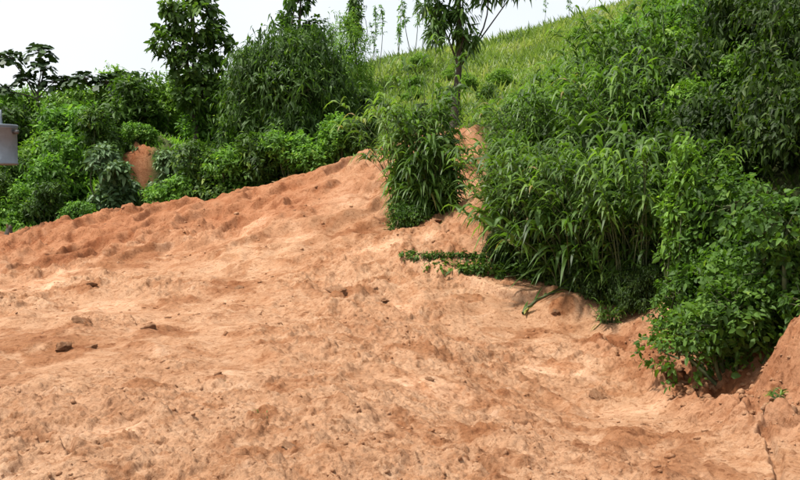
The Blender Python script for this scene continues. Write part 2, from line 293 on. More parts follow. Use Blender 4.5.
class Geo:
    def __init__(s): s.V = []; s.F = {3: [], 4: []}; s.T = []; s.n = 0
    def add(s, V, quads=None, tris=None, tint=0.5):
        V = np.asarray(V).reshape(-1, 3); s.V.append(V)
        s.T.append(np.broadcast_to(np.asarray(tint, float), (len(V),)))
        if quads is not None and len(quads): s.F[4].append(np.asarray(quads).reshape(-1, 4) + s.n)
        if tris is not None and len(tris): s.F[3].append(np.asarray(tris).reshape(-1, 3) + s.n)
        s.n += len(V)
    def mesh(s, name, mat, smooth_=False):
        fs = [np.concatenate(s.F[k]) for k in (3, 4) if s.F[k]]
        return mesh_from(name, np.concatenate(s.V), fs, mat, smooth_, tint=np.concatenate(s.T))
    def tube(s, pts, rad, sides=6):
        pts = np.asarray(pts, float); n = len(pts); rad = np.broadcast_to(np.asarray(rad, float), (n,))
        tg = nrmz(np.gradient(pts, axis=0)); ref = np.array([0.31, 0.95, 0.05]); a = nrmz(np.cross(tg, ref)); b = np.cross(tg, a)
        th = np.linspace(0, 2 * math.pi, sides, endpoint=False)
        V = pts[:, None] + rad[:, None, None] * (np.cos(th)[None, :, None] * a[:, None] + np.sin(th)[None, :, None] * b[:, None])
        i, j = np.meshgrid(np.arange(n - 1), np.arange(sides), indexing='ij'); j2 = (j + 1) % sides
        q = np.stack([i * sides + j, i * sides + j2, (i + 1) * sides + j2, (i + 1) * sides + j], -1).reshape(-1, 4)
        V = np.concatenate([V.reshape(-1, 3), pts[-1:] + tg[-1:] * rad[-1] * 0.5])
        e = (n - 1) * sides; t = [[e + k, e + (k + 1) % sides, n * sides] for k in range(sides)]
        s.add(V, q, t)
OVATE = (np.array([(0, 0, 0), (.30, -.5, .14), (.72, -.36, .10), (.30, .5, .14), (.72, .36, .10), (.5, 0, 0), (1, 0, -.02)]),
         [(0, 5, 2, 1), (0, 3, 4, 5)], [(5, 6, 2), (5, 4, 6)])
LANCE = (np.array([(0, 0, 0), (.38, -.5, .12), (.38, .5, .12), (.72, 0, 0), (1, 0, 0)]) , [], [(0, 3, 1), (0, 2, 3), (1, 3, 4), (3, 2, 4)])
BLADE = (np.array([(0, -.22, 0), (0, .22, 0), (.22, -.5, .1), (.22, .5, .1), (.48, -.48, .1), (.48, .48, .1), (.75, -.32, .05), (.75, .32, .05), (1, 0, 0)]),
         [(0, 1, 3, 2), (2, 3, 5, 4), (4, 5, 7, 6)], [(6, 7, 8)])
LOBED = (np.array([(0, 0, 0), (.16, -.46, .05), (.45, -.52, -.02), (.55, -.2, .06), (.85, -.42, -.05), (1, 0, -.04), (.85, .42, -.05), (.55, .2, .06), (.45, .52, -.02), (.16, .46, .05), (.42, 0, .08)]),
         [], [(10, 0, 1), (10, 1, 2), (10, 2, 3), (10, 3, 4), (10, 4, 5), (10, 5, 6), (10, 6, 7), (10, 7, 8), (10, 8, 9), (10, 9, 0)])
def leaves(g, pos, axis, nrm, L, Wd, droop, tmpl, tint):
    T, Q, R = tmpl; n = len(pos); k = len(T)
    axis = nrmz(axis); side = nrmz(np.cross(axis, nrm)); nn = np.cross(side, axis)
    L = np.broadcast_to(L, (n,)); Wd = np.broadcast_to(Wd, (n,)); droop = np.broadcast_to(droop, (n,))
    t = T[:, 0][None, :, None]
    V = pos[:, None] + axis[:, None] * (L[:, None, None] * t) + side[:, None] * (Wd[:, None, None] * T[:, 1][None, :, None]) \
        + nn[:, None] * (Wd[:, None, None] * T[:, 2][None, :, None]) - UP[None, None] * ((droop * L)[:, None, None] * t * t)
    off = (np.arange(n) * k)[:, None]
    q = (np.tile(np.array(Q).reshape(1, -1), (n, 1)) + off).reshape(-1, 4) if len(Q) else None
    r = (np.tile(np.array(R).reshape(1, -1), (n, 1)) + off).reshape(-1, 3) if len(R) else None
    g.add(V.reshape(-1, 3), q, r, np.repeat(np.broadcast_to(tint, (n,)), k))
def rdir(r, n, up=0.0):
    v = r.normal(size=(n, 3)); v[:, 2] += up; return nrmz(v)
def bend(p0, p1, r, n=6, w=0.12, sag=0.0):
    t = np.linspace(0, 1, n)[:, None]; d = np.linalg.norm(p1 - p0); o = r.normal(size=3) * w * d
    return p0 + (p1 - p0) * t + o * np.sin(t * math.pi) + UP * (sag * d * np.sin(t * math.pi))

# ---- plant kinds: each returns (stem mesh, foliage mesh)
def leafy(seed, lobes, base=(0, 0, 0), twigs=300, per=9, L=0.16, Wr=0.45, twig=0.3, droop=0.25, tmpl=OVATE, mat='mid', stem_r=0.03, trunk=None,
          upness=0.35, shell=0.62, barkm='stalk', flat=0.6, hang=0.0):
    r = np.random.default_rng(seed); gs, gf = Geo(), Geo()
    lobes = [(np.array(c, float), np.array(a, float)) for c, a in lobes]
    base = np.array(base, float)
    if trunk is not None:
        tp = np.array(trunk['pts'], float); gs.tube(tp, np.linspace(trunk['r0'], trunk['r1'], len(tp)), 9); anchor = lambda c: tp[max(1, int(len(tp) * r.uniform(.55, .95))) - 1]
    else: anchor = lambda c: base + r.normal(size=3) * np.array([.08, .08, 0])
    vol = np.array([a.prod() ** (2 / 3) for c, a in lobes]); vol /= vol.sum()
    for (c, a), v in zip(lobes, vol):
        nt_ = max(4, int(twigs * v)); d = rdir(r, nt_, upness); rad = r.uniform(shell, 1.0, nt_) ** 0.6 * (0.86 + 0.28 * r.random(nt_))
        tip = c + d * a * rad[:, None]
        mb = bend(anchor(c), c, r, 7, 0.10); gs.tube(mb, np.linspace(stem_r, stem_r * 0.45, 7), 5)
        for k in range(min(9, nt_)):
            gs.tube(bend(c - UP * a[2] * 0.25 * r.random(), tip[k], r, 4, 0.1), np.linspace(stem_r * 0.4, stem_r * 0.10, 4), 4)
        ax = nrmz(d * a / a.max() * 0.9 + UP * (0.25 - hang) + r.normal(size=(nt_, 3)) * 0.45)
        i = np.repeat(np.arange(nt_), per); m = len(i); s = np.tile(np.linspace(0.0, 1, per), nt_)
        tl = twig * r.uniform(.6, 1.2, nt_)
        pos = tip[i] - ax[i] * (tl[i] * (1 - s))[:, None] + r.normal(size=(m, 3)) * twig * 0.08 - UP * (hang * tl[i] * s * s)[:, None]
        perp = nrmz(np.cross(ax[i], r.normal(size=(m, 3))))
        lax = ax[i] * 0.45 + perp * (1.15 - 0.5 * s)[:, None] - UP * (0.10 + hang * 0.7)
        nn = nrmz(UP * flat + d[i] * 0.55 + r.normal(size=(m, 3)) * 0.35)
        ll = L * r.uniform(.6, 1.15, m) * (1 - 0.25 * s)
        tw = r.random(nt_)[i] * 0.55
        leaves(gf, pos, lax, nn, ll, ll * Wr * r.uniform(.85, 1.15, m), droop * r.uniform(.5, 1.5, m), tmpl, np.clip(tw + r.random(m) * 0.45, 0, 1))
    return gs.mesh('stem', barkm, True), gf.mesh('foliage', mat)
def blob_lobes(seed, R, Hh, n, squash=0.8, low=0.15):
    r = np.random.default_rng(seed + 900); out = []
    for k in range(n):
        a = 2 * math.pi * (k + r.random() * .7) / n; q = R * 0.62 * math.sqrt(r.random()); z = Hh * r.uniform(low, 0.78); q *= (1.15 - 0.55 * z / Hh)
        s = R * r.uniform(.38, .62); out.append(((q * math.cos(a), q * math.sin(a), max(z, s * squash * .7)), (s, s, s * squash * r.uniform(.8, 1.2))))
    return out
def cane(seed, n=40, h=2.4, r0=0.35, lean=0.45, per=11, L=0.75, Wd=0.045, droop=0.75, mat='cane', tmpl=BLADE, low=0.12, taper=0.0):
    r = np.random.default_rng(seed); gs, gf = Geo(), Geo()
    for k in range(n):
        a = r.uniform(0, 2 * math.pi); q = r0 * math.sqrt(r.random()); b = np.array([q * math.cos(a), q * math.sin(a), -0.03])
        a2 = a + r.normal() * 0.7; ld = np.array([math.cos(a2), math.sin(a2), 0]); hh = h * r.uniform(.45, 1.0) * (1 - taper * q / r0); ln = lean * r.uniform(.2, 1.3)
        t = np.linspace(0, 1, 9)
        pts = b + ld * (hh * ln * t ** 2)[:, None] + UP * (hh * (t - 0.22 * ln * t ** 3))[:, None] + r.normal(size=(1, 3)) * 0.03 * t[:, None]
        gs.tube(pts, np.linspace(0.012, 0.003, 9), 4)
        s = np.sort(np.clip(r.choice(np.append(r.uniform(low, .9, 3), [.97, .92]), per) + r.normal(size=per) * .035, low * .6, 1.0)); pos = np.stack([np.interp(s, t, pts[:, c]) for c in range(3)], -1)
        ang = a2 + np.arange(per) * math.pi + r.normal(size=per) * 0.8
        dirs = np.stack([np.cos(ang), np.sin(ang), 0.75 + 0.6 * s + r.normal(size=per) * 0.25], -1) + ld * 0.3
        ll = L * r.uniform(.55, 1.15, per) * (0.75 + 0.35 * s)
        leaves(gf, pos, dirs, nrmz(UP + 0.4 * r.normal(size=(per, 3))), ll, Wd * r.uniform(.7, 1.2, per), droop * r.uniform(.7, 1.5, per) + 0.25, tmpl, np.clip(r.random() * 0.5 + r.random(per) * 0.5, 0, 1))
    return gs.mesh('stem', 'stalk', True), gf.mesh('foliage', mat)
def umbrella(seed, h, heads, mat='deep', L=0.55):
    r = np.random.default_rng(seed); gs, gf = Geo(), Geo()
    top = np.array([0.1, 0, h * 0.62]); gs.tube(bend(np.zeros(3), top, r, 8, 0.03), np.linspace(0.075, 0.05, 8), 8)
    for (x, y, z, s) in heads:
        c = np.array([x, y, z]); gs.tube(bend(top * np.array([1, 1, r.uniform(.75, 1)]), c, r, 7, 0.08), np.linspace(0.04, 0.018, 7), 6)
        for layer, (n, el) in enumerate(((11, -0.1), (10, 0.35), (8, 0.8), (5, 1.6))):
            ang = np.linspace(0, 2 * math.pi, n, endpoint=False) + r.random() * 3 + r.normal(size=n) * 0.2
            d = np.stack([np.cos(ang), np.sin(ang), np.full(n, el) + r.normal(size=n) * 0.2], -1)
            dn = nrmz(d); st = s * 0.34 * (1.0 - 0.2 * layer)
            for q in dn: gs.tube([c, c + q * st * 0.6 + UP * 0.02, c + q * st], [0.008, 0.006, 0.005], 4)
            ll = L * s * r.uniform(.8, 1.15, n)
            leaves(gf, c + dn * st, d + np.array([0, 0, -0.25]), np.tile(UP, (n, 1)) + 0.25 * r.normal(size=(n, 3)), ll, ll * 0.8, 0.35, LOBED, r.random(n))
    return gs.mesh('trunk', 'bark', True), gf.mesh('crown', mat)
def spindly(seed, h, nl=34, L=0.15, mat='mid'):
    r = np.random.default_rng(seed); gs, gf = Geo(), Geo()
    p = bend(np.zeros(3), np.array([r.normal() * 0.12 * h, r.normal() * .08 * h, h]), r, 8, 0.04); gs.tube(p, np.linspace(0.022, 0.006, 8), 5)
    s = r.uniform(0.35, 1, nl) ** 0.7; t = np.linspace(0, 1, 8); pos = np.stack([np.interp(s, t, p[:, c]) for c in range(3)], -1)
    d = rdir(r, nl, 0.2); d2 = d * np.array([1, 1, .5]); off = d2 * (0.35 * (1.1 - s))[:, None]
    for k in range(0, nl, 2): gs.tube([pos[k], pos[k] + off[k] * .5 + UP * .04, pos[k] + off[k]], [0.008, 0.006, 0.004], 4)
    for q in range(4):
        leaves(gf, pos + off * (0.4 + 0.2 * q), d + 0.6 * r.normal(size=(nl, 3)), nrmz(UP + r.normal(size=(nl, 3)) * .5), L * r.uniform(.6, 1.2, nl), L * 0.36, 0.5, OVATE, r.random(nl))
    return gs.mesh('stem', 'stalk', True), gf.mesh('foliage', mat)

# ------------------------------------------------------------------ object helpers
def link(name, me, parent=None):
    o = bpy.data.objects.new(name, me); COL.objects.link(o)
    if parent is not None: o.parent = parent
    return o
def tag(o, label=None, cat=None, group=None, kind=None):
    for k, v in (('label', label), ('category', cat), ('group', group), ('kind', kind)):
        if v: o[k] = v
    return o
def plant(name, kind, X, Y, label, cat, group=None, s=1.0, rz=None, sz=None, parts=('stem', 'foliage'), dz=-0.04, tilt=(0, 0)):
    e = bpy.data.objects.new(name, None); COL.objects.link(e); e.empty_display_size = 0.2
    e.location = (X, Y, Hz(X, Y) + dz); e.rotation_euler = (tilt[0], tilt[1], rng.uniform(0, 6.28) if rz is None else rz); e.scale = (s, s, s * (sz or 1.0))
    tag(e, label, cat, group)
    for nm, me in zip(parts, kind): link(nm, me, e)
    return e
def at(px, Y): return (px - 400) / F * Y

# ------------------------------------------------------------------ the ground
def grid_mesh(name, X, Y, Z, mat, **at_):
    r, c = X.shape; i, j = np.meshgrid(np.arange(r - 1), np.arange(c - 1), indexing='ij')
    q = np.stack([i * c + j, i * c + j + 1, (i + 1) * c + j + 1, (i + 1) * c + j], -1).reshape(-1, 4)
    return mesh_from(name, np.stack([X, Y, Z], -1).reshape(-1, 3), [q], mat, True, **{k: v.ravel() for k, v in at_.items()})
def redness(x, y):
    px = 400 + F * x / np.maximum(y, 1)
    a = smooth(13.5, 19.5, y + 4 * (fbm(x * .5, y * .5, 130, 3) - .5)) * 0.9 * (1 - 0.5 * smooth(280, 360, px))
    gw = polydist(x, y, GULLY); a = np.maximum(a, 0.8 * (1 - smooth(0.1, 0.7, gw)))
    b = np.exp(-((x - at(470, 13.7)) / 0.9) ** 2 - ((y - 14.0) / 0.8) ** 2) * 0.45
    b = np.maximum(b, smooth(24.5, 25.2, y) * .95)
    return np.clip(np.maximum(a, b) + 0.35 * (fbm(x * 0.8, y * 0.8, 133, 3) - 0.5), 0, 1)
YN, YF, UM = 1.6, 29.0, 0.74
yy = np.concatenate([np.geomspace(YN, 4.1, 50)[:-1], np.geomspace(4.1, 23.5, 720), np.geomspace(23.5, YF, 50)[1:]])
uu = np.concatenate([np.linspace(-UM, -.5, 40)[:-1], np.linspace(-.5, .5, 740), np.linspace(.5, UM, 40)[1:]])
U_, Y_ = np.meshgrid(uu, yy); X_ = U_ * (Y_ + 1.0)
Z_ = H0f(X_, Y_) + detail(X_, Y_)
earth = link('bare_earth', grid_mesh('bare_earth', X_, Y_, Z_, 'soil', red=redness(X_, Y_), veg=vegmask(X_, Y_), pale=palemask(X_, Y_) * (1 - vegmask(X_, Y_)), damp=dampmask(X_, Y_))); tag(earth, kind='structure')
def stretch(a, b, n, c, p=2.2):
    t = np.linspace(-1, 1, n); s = np.sign(t) * np.abs(t) ** p; return np.where(s < 0, c + (c - a) * s, c + (b - c) * s)
gx, gy = np.meshgrid(stretch(-600, 600, 200, 0), stretch(-300, 900, 240, 20))
inside = np.minimum(smooth(YN + 0.6, YN + 1.6, gy) * (1 - smooth(YF - 2.2, YF - 1.2, gy)), smooth(0.6, 1.6, UM * (gy + 1) - np.abs(gx)))
gz = H0f(gx, gy) + 0.6 * detail(gx, gy, False) * 0 - 0.02 - 0.9 * inside
gz = gz - 10 * smooth(80, 300, np.hypot(gx, gy - 20)) * smooth(0.5, 6, gz)
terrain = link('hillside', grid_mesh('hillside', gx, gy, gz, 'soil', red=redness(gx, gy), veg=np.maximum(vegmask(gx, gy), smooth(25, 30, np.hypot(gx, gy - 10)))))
tag(terrain, kind='structure')

# ------------------------------------------------------------------ plant kinds (shared meshes)
K = {}
for i in range(4):   # broad-leaved shrubs of the left bank, leaves about 0.2 m
    K['shrub_mid', i] = leafy(20 + i, blob_lobes(20 + i, 1.0, 1.9, 9), twigs=430, per=8, L=0.19, Wr=0.46, twig=0.3, mat='mid')
    K['shrub_deep', i] = leafy(30 + i, blob_lobes(30 + i, 1.0, 2.1, 9), twigs=430, per=8, L=0.21, Wr=0.40, twig=0.34, mat='deep', droop=0.4)
    K['shrub_light', i] = leafy(40 + i, blob_lobes(40 + i, 1.0, 1.9, 9), twigs=430, per=9, L=0.17, Wr=0.36, twig=0.36, mat='light')
for i in range(3):
    K['cane', i] = cane(60 + i, n=60, h=2.5, r0=0.42, lean=0.45, per=23, L=0.43, Wd=0.048, low=0.12, droop=0.6)
    K['reed', i] = cane(70 + i, n=46, h=1.9, r0=0.35, lean=0.5, per=10, L=0.55, Wd=0.032, mat='light', low=0.1)
    K['near_bush', i] = leafy(80 + i, blob_lobes(80 + i, 0.85, 1.5, 10, low=0.1), twigs=620, per=8, L=0.095, Wr=0.55, twig=0.2, mat='near', droop=0.3, flat=0.4)
    K['vine_wall', i] = leafy(90 + i, blob_lobes(90 + i, 1.0, 1.9, 10, low=0.1), twigs=760, per=8, L=0.115, Wr=0.45, twig=0.3, mat='wall', droop=0.5, hang=0.4, flat=0.55, upness=0.2)
for i in range(2): K['wall_light', i] = leafy(96 + i, blob_lobes(96 + i, 1.0, 1.9, 9, low=0.2), twigs=600, per=8, L=0.13, Wr=0.42, twig=0.3, mat='light', droop=0.4, hang=0.2)
K['bamboo', 0] = leafy(101, [((0, 0, 3.4), (1.3, 1.2, 1.0)), ((-0.9, 0.1, 2.5), (1.1, 1.1, 1.1)), ((0.9, -0.1, 2.6), (1.15, 1.1, 1.1)), ((0.1, -0.7, 2.5), (1.2, 1.0, 1.2)),
                             ((-1.1, -0.3, 1.4), (1.0, 1.0, 1.0)), ((1.3, -0.2, 1.5), (1.1, 1.0, 1.0)), ((0.2, -1.0, 1.3), (1.2, .9, 1.0)), ((0.3, 0.2, 4.0), (1.0, .9, .6)), ((-.9, .1, 3.3), (.9, .9, .7)), ((1.0, .1, 3.3), (.9, .9, .7))],
                       twigs=1700, per=9, L=0.23, Wr=0.3, twig=0.5, droop=0.5, tmpl=LANCE, mat='deep', stem_r=0.03, hang=0.55, flat=0.4)
K['feathery', 0] = leafy(102, [((0, 0, 3.2), (0.8, .8, 0.9)), ((-0.5, 0, 2.3), (0.8, .8, 0.8)), ((0.5, -.1, 2.1), (0.8, .8, 0.8)), ((0.1, -.3, 1.2), (0.9, .8, 0.8)), ((-.1, 0, 4.0), (.45, .45, .6))],
                         twigs=520, per=10, L=0.24, Wr=0.17, twig=0.6, droop=0.4, tmpl=LANCE, mat='light', stem_r=0.025, hang=0.2)
K['tall_tree', 0] = leafy(103, [((0, 0, 4.4), (0.95, .9, 0.8)), ((-.55, .1, 3.7), (0.75, .7, 0.65)), ((.6, 0, 3.6), (0.75, .7, 0.7)), ((0, -.2, 2.9), (.95, .8, .7)), ((.15, 0, 5.2), (.55, .5, .5)), ((-.7, 0, 4.7), (.4, .4, .35)), ((.2, -.2, 2.1), (1.0, .9, .7))],
                          twigs=420, per=8, L=0.27, Wr=0.55, twig=0.36, mat='deep', droop=0.4, trunk=dict(pts=[(0, 0, -.1), (.03, 0, 1), (-.03, .02, 2.2), (.02, 0, 3.4), (0, 0, 4.6)], r0=0.11, r1=0.03), stem_r=0.035, barkm='bark')
K['slim_tree', 0] = leafy(104, [((0, 0, 5.2), (.55, .5, .5)), ((-.45, .1, 4.5), (.45, .4, .4)), ((.5, 0, 4.3), (.45, .4, .4)), ((.2, 0, 6.0), (.35, .35, .4)), ((-.1, 0, 3.6), (.6, .5, .5))],
                          twigs=150, per=8, L=0.26, Wr=0.5, twig=0.32, mat='deep', droop=0.4, trunk=dict(pts=[(0, 0, -.1), (.05, 0, 1.6), (-.04, .02, 3.2), (.05, 0, 4.6), (.1, 0, 6.0)], r0=0.08, r1=0.02), stem_r=0.025, barkm='bark')
K['shade_tree', 0] = leafy(105, [((0, 0, 2.9), (.6, .55, .5)), ((-.6, .1, 3.2), (.5, .5, .45)), ((.75, 0, 3.7), (.55, .5, .4)), ((1.5, -.1, 3.75), (.45, .45, .25)), ((-.4, 0, 4.1), (.7, .6, .5)), ((.3, .1, 4.6), (.9, .8, .6)), ((.1, -.3, 2.45), (.4, .4, .35)), ((-.55, -.2, 2.55), (.4, .4, .45)), ((-.1, 0, 5.4), (.8, .7, .6))],
                           twigs=270, per=8, L=0.34, Wr=0.24, twig=0.3, droop=0.6, mat='deep', hang=0.5, flat=0.35,
                           trunk=dict(pts=[(-.16, 0, -.2), (-.13, 0, .3), (-.06, 0, .9), (0, .02, 1.7), (.03, 0, 2.5), (.0, 0, 3.4), (.05, 0, 4.6)], r0=0.135, r1=0.035), stem_r=0.03, barkm='bark')
K['silver_shrub', 0] = leafy(106, blob_lobes(106, 0.8, 2.2, 8), twigs=330, per=7, L=0.24, Wr=0.5, twig=0.3, mat='silver', droop=0.4)
K['clump', 0] = cane(107, n=120, h=3.7, r0=0.5, lean=0.15, taper=0.74, per=21, L=0.44, Wd=0.056, low=0.03, droop=0.7)
K['low_cover', 0] = leafy(108, [((x, 0.1 * math.sin(3 * x), .10), (.26, .22, .15)) for x in np.linspace(-.9, .9, 7)], twigs=230, per=7, L=0.12, Wr=0.45, twig=0.16, mat='deep', stem_r=0.01)
K['tuft', 0] = cane(109, n=26, h=0.34, r0=0.1, lean=0.5, per=7, L=0.26, Wd=0.02, low=0.0, droop=0.5, mat='cane')
K['tuft', 1] = cane(110, n=14, h=0.20, r0=0.09, lean=0.9, per=6, L=0.26, Wd=0.022, low=0.0, droop=0.45, mat='cane')
K['tuft', 2] = cane(111, n=20, h=0.16, r0=0.08, lean=0.6, per=5, L=0.14, Wd=0.012, low=0.0, droop=0.5, mat='deep')
K['vine', 0] = leafy(112, [((0.05 * math.sin(4 * z), 0, z), (.20, .18, .22)) for z in np.linspace(.2, 1.7, 7)], twigs=210, per=8, L=0.11, Wr=0.4, twig=0.24, mat='light', hang=0.4, droop=0.4, stem_r=0.012)
K['round_shrub', 0] = leafy(113, blob_lobes(113, 0.62, 0.95, 6), twigs=170, per=8, L=0.15, Wr=0.45, twig=0.25, mat='deep')
for i in range(3): K['spindly', i] = spindly(120 + i, 2.6 + 0.5 * i)
heads = [(-1.0, 0, 3.9, 1.0), (0.15, .2, 4.15, 1.15), (0.35, -.1, 3.5, .95), (-.35, 0, 3.0, .95), (.75, .1, 2.9, 1.0), (1.45, 0, 2.95, .85), (-1.35, .1, 2.6, .8)]
K['umbrella', 0] = umbrella(130, 4.0, heads, L=0.4, mat='backlit')
K['umbrella', 1] = umbrella(131, 3.2, [(-.3, 0, 2.9, .8), (.45, 0, 2.75, 1.0), (.95, .1, 3.0, .7)], L=0.4, mat='backlit')

ORD = ['first', 'second', 'third', 'fourth', 'fifth', 'sixth', 'seventh', 'eighth', 'ninth', 'tenth', 'eleventh', 'twelfth', 'thirteenth', 'fourteenth', 'fifteenth', 'sixteenth', 'seventeenth', 'eighteenth', 'nineteenth', 'twentieth', 'twenty-first', 'twenty-second', 'twenty-third', 'twenty-fourth', 'twenty-fifth', 'twenty-sixth', 'twenty-seventh', 'twenty-eighth', 'twenty-ninth', 'thirtieth']
def number(group, fmt, key=lambda o: o.location.x / o.location.y):
    '''labels that tell alike plants apart by their order from left to right in the picture'''
    for i, o in enumerate(sorted([o for o in COL.objects if o.get('group') == group], key=key)): o['label'] = fmt % ORD[i]

# ------------------------------------------------------------------ left bank: the trees and shrubs one can tell apart
TC = ('trunk', 'crown')
plant('umbrella_tree', K['umbrella', 0], at(38, 31.5), 31.5, 'umbrella-leaved tree with bare thin branches against white sky, far left', 'tree', rz=0.0, parts=TC, s=0.88)
plant('umbrella_tree', K['umbrella', 1], at(96, 30.5), 30.5, 'low dark umbrella-leaved sapling just clearing the left thicket, beside the taller one', 'tree', rz=0.3, parts=TC, s=1.0)
plant('broadleaf_tree', K['tall_tree', 0], at(196, 28), 28, 'dark dense broad-leaved tree rising above the left thicket into the sky', 'tree', rz=0.5, parts=TC, s=1.1, sz=.93)
plant('slender_tree', K['slim_tree', 0], at(300, 29), 29, 'slender tree poking out above the dome-shaped bamboo bush', 'tree', rz=0.2, parts=TC, s=0.98)
plant('slender_tree', K['slim_tree', 0], at(356, 40), 40, 'thin distant tree with small dark crown on the skyline left of the trunk', 'tree', rz=2.0, parts=TC, s=0.86)
plant('bamboo_bush', K['bamboo', 0], at(288, 25.2), 25.2, 'large dome-shaped bush of drooping narrow dark leaves behind the earth crest', 'bush', rz=0.15, s=1.08)
plant('feathery_bush', K['feathery', 0], at(352, 27.5), 27.5, 'tall feathery light green bush right of the dome-shaped bush', 'bush', rz=1.1, s=0.95)
plant('feathery_bush', K['feathery', 0], at(250, 28.5), 28.5, 'feathery light green bush between the dark tree and the dome-shaped bush', 'bush', rz=3.1, s=0.85)
plant('feathery_bush', K['feathery', 0], at(332, 29.5), 29.5, 'feathery light green bush half hidden behind the dome-shaped bush', 'bush', rz=5.2, s=.92)
plant('silver_leaf_shrub', K['silver_shrub', 0], at(114, 24.9), 24.9, 'silvery grey-green shrub leaning in front of the bare earth cut', 'shrub', rz=0.4, s=1.12)
plant('silver_leaf_shrub', K['silver_shrub', 0], at(171, 25.4), 25.4, 'greyish shrub with drooping leaves below the dark tree', 'shrub', rz=2.4, s=1.05)
g1 = 'leafy shrubs lining the earth crest'
for i, (px, Y, s, kd) in enumerate([(176, 23.7, .70, 'shrub_mid'), (206, 23.7, .78, 'shrub_deep'), (234, 23.5, .74, 'shrub_mid'), (262, 23.3, .70, 'shrub_deep'), (288, 23.1, .66, 'shrub_mid'),
                                   (314, 22.9, .62, 'shrub_mid'), (338, 22.9, .58, 'shrub_mid'), (362, 22.6, .48, 'shrub_deep')]):
    plant('leafy_shrub', K[kd, i % 4], at(px, Y), Y, 'waist-high leafy shrub along the back edge of the red earth crest', 'shrub', g1, s=s * 1.32)
g2_ = 'shrubs at the left edge'
for i, (px, Y, s, kd) in enumerate([(-14, 24.6, .85, 'shrub_deep'), (14, 24.2, .8, 'shrub_mid'), (46, 24.0, .75, 'shrub_deep'), (78, 23.9, .6, 'shrub_mid'), (-45, 24.6, .9, 'shrub_mid')]):
    plant('leafy_shrub', K[kd, (i + 2) % 4], at(px, Y), Y, 'leafy green shrub low down on the left, below the grey canister', 'shrub', g2_, s=s)
ROWN = ['front', 'second', 'third', 'topmost']
fill = []
for row, (Y, s, kinds) in enumerate([(26.4, 1.0, ('shrub_deep', 'shrub_mid')), (29.2, 1.05, ('shrub_mid', 'shrub_deep', 'shrub_light')), (31.8, 1.02, ('shrub_light', 'shrub_light', 'shrub_mid')), (34.5, .9, ('shrub_light', 'shrub_mid'))]):
    for k in range(11):
        px = -70 + 44 * k + 20 * (row % 2) + rng.uniform(-12, 12)
        if row == 0 and 112 < px < 172: continue
        if row >= 1 and px > 375 - 12 * row: continue
        y = Y + rng.uniform(-.7, .7)
        plant('thicket_shrub', K[kinds[k % len(kinds)], (k + row) % 4], at(px, y), y, 'green shrub packed into the dense thicket covering the left bank', 'shrub', '%s row of the left thicket' % ROWN[row], s=s * (1.12 + .15 * row) * rng.uniform(.82, 1.15))
plant('overhanging_shrub', K['shrub_mid', 1], -8.0, 26.75, 'shrub hanging over the top of the bare earth cut', 'shrub', s=.6)
for k, (px, Y) in enumerate([(135, 25.0), (152, 25.2)]):
    plant('reed_clump', K['tuft', 0], at(px, Y), Y, 'low grass clump at the foot of the bare earth cut', 'grass clump', 'grass at the earth cut', s=2.0)

# ------------------------------------------------------------------ hill behind
plant('shade_tree', K['shade_tree', 0], at(458, 22.3), 22.3, 'tree with slim dark trunk and drooping leaves standing before the grassy hill', 'tree', rz=0.0, parts=TC, s=1.0)
plant('trunk_side_bush', K['round_shrub', 0], at(449, 22.8), 22.8, 'dark narrow bush wrapped round the foot of the slim trunk', 'bush', s=0.62, sz=2.0)
plant('hill_shrub', K['round_shrub', 0], at(487, 30), 30, 'small round dark shrub alone on the grassy hill right of the trunk', 'shrub', s=0.85)
for i, (px, Y, s) in enumerate([(p0 + rng.uniform(-7, 7), Y0 + rng.uniform(-3, 2), s0 * rng.uniform(.6, 1.15)) for p0, Y0, s0 in [(362, 44, 1.1), (374, 46, 1.0), (388, 45, 1.25), (401, 47, 1.1), (412, 46, 1.25), (424, 48, 1.0), (436, 47, 1.1), (368, 48, 1.2), (380, 49, 1.05), (394, 50, 1.3), (407, 45, 1.0), (418, 50, 1.3), (430, 45, 1.15), (354, 47, 1.2), (545, 47, .75), (566, 46, .8), (590, 45, .6), (620, 44, .7)]]):
    plant('tall_weed', K['spindly', i % 3], at(px, Y), Y, 'spindly weed stalk on the skyline of the grassy hill', 'weed', 'weeds along the skyline', s=s)
for i in range(10):
    Y = rng.uniform(29, 47); px = rng.uniform(395, 640)
    plant('hill_bush', K['shrub_light', i % 4], at(px, Y), Y, 'low yellow-green bush in the tall grass of the hill', 'bush', 'low bushes in the hill grass', s=rng.uniform(.3, .75), sz=.7)
gh = 'leafy reeds on the lower hill'
for i, (px, Y, s) in enumerate([(372, 25.0, .45), (392, 24.5, .5), (412, 23.4, .5), (428, 24.6, .45), (518, 20.5, .45), (530, 20.5, .6), (545, 20, .8), (572, 20, .85), (596, 19.5, .9), (540, 24, .8), (575, 23.5, .85), (605, 22.5, .9), (635, 21, 1.0), (380, 27.5, .5), (405, 28, .4)]):
    plant('reed_clump', K['reed', i % 3], at(px, Y), Y, 'light green leafy reed clump at the foot of the grassy hill', 'reeds', gh, s=s)

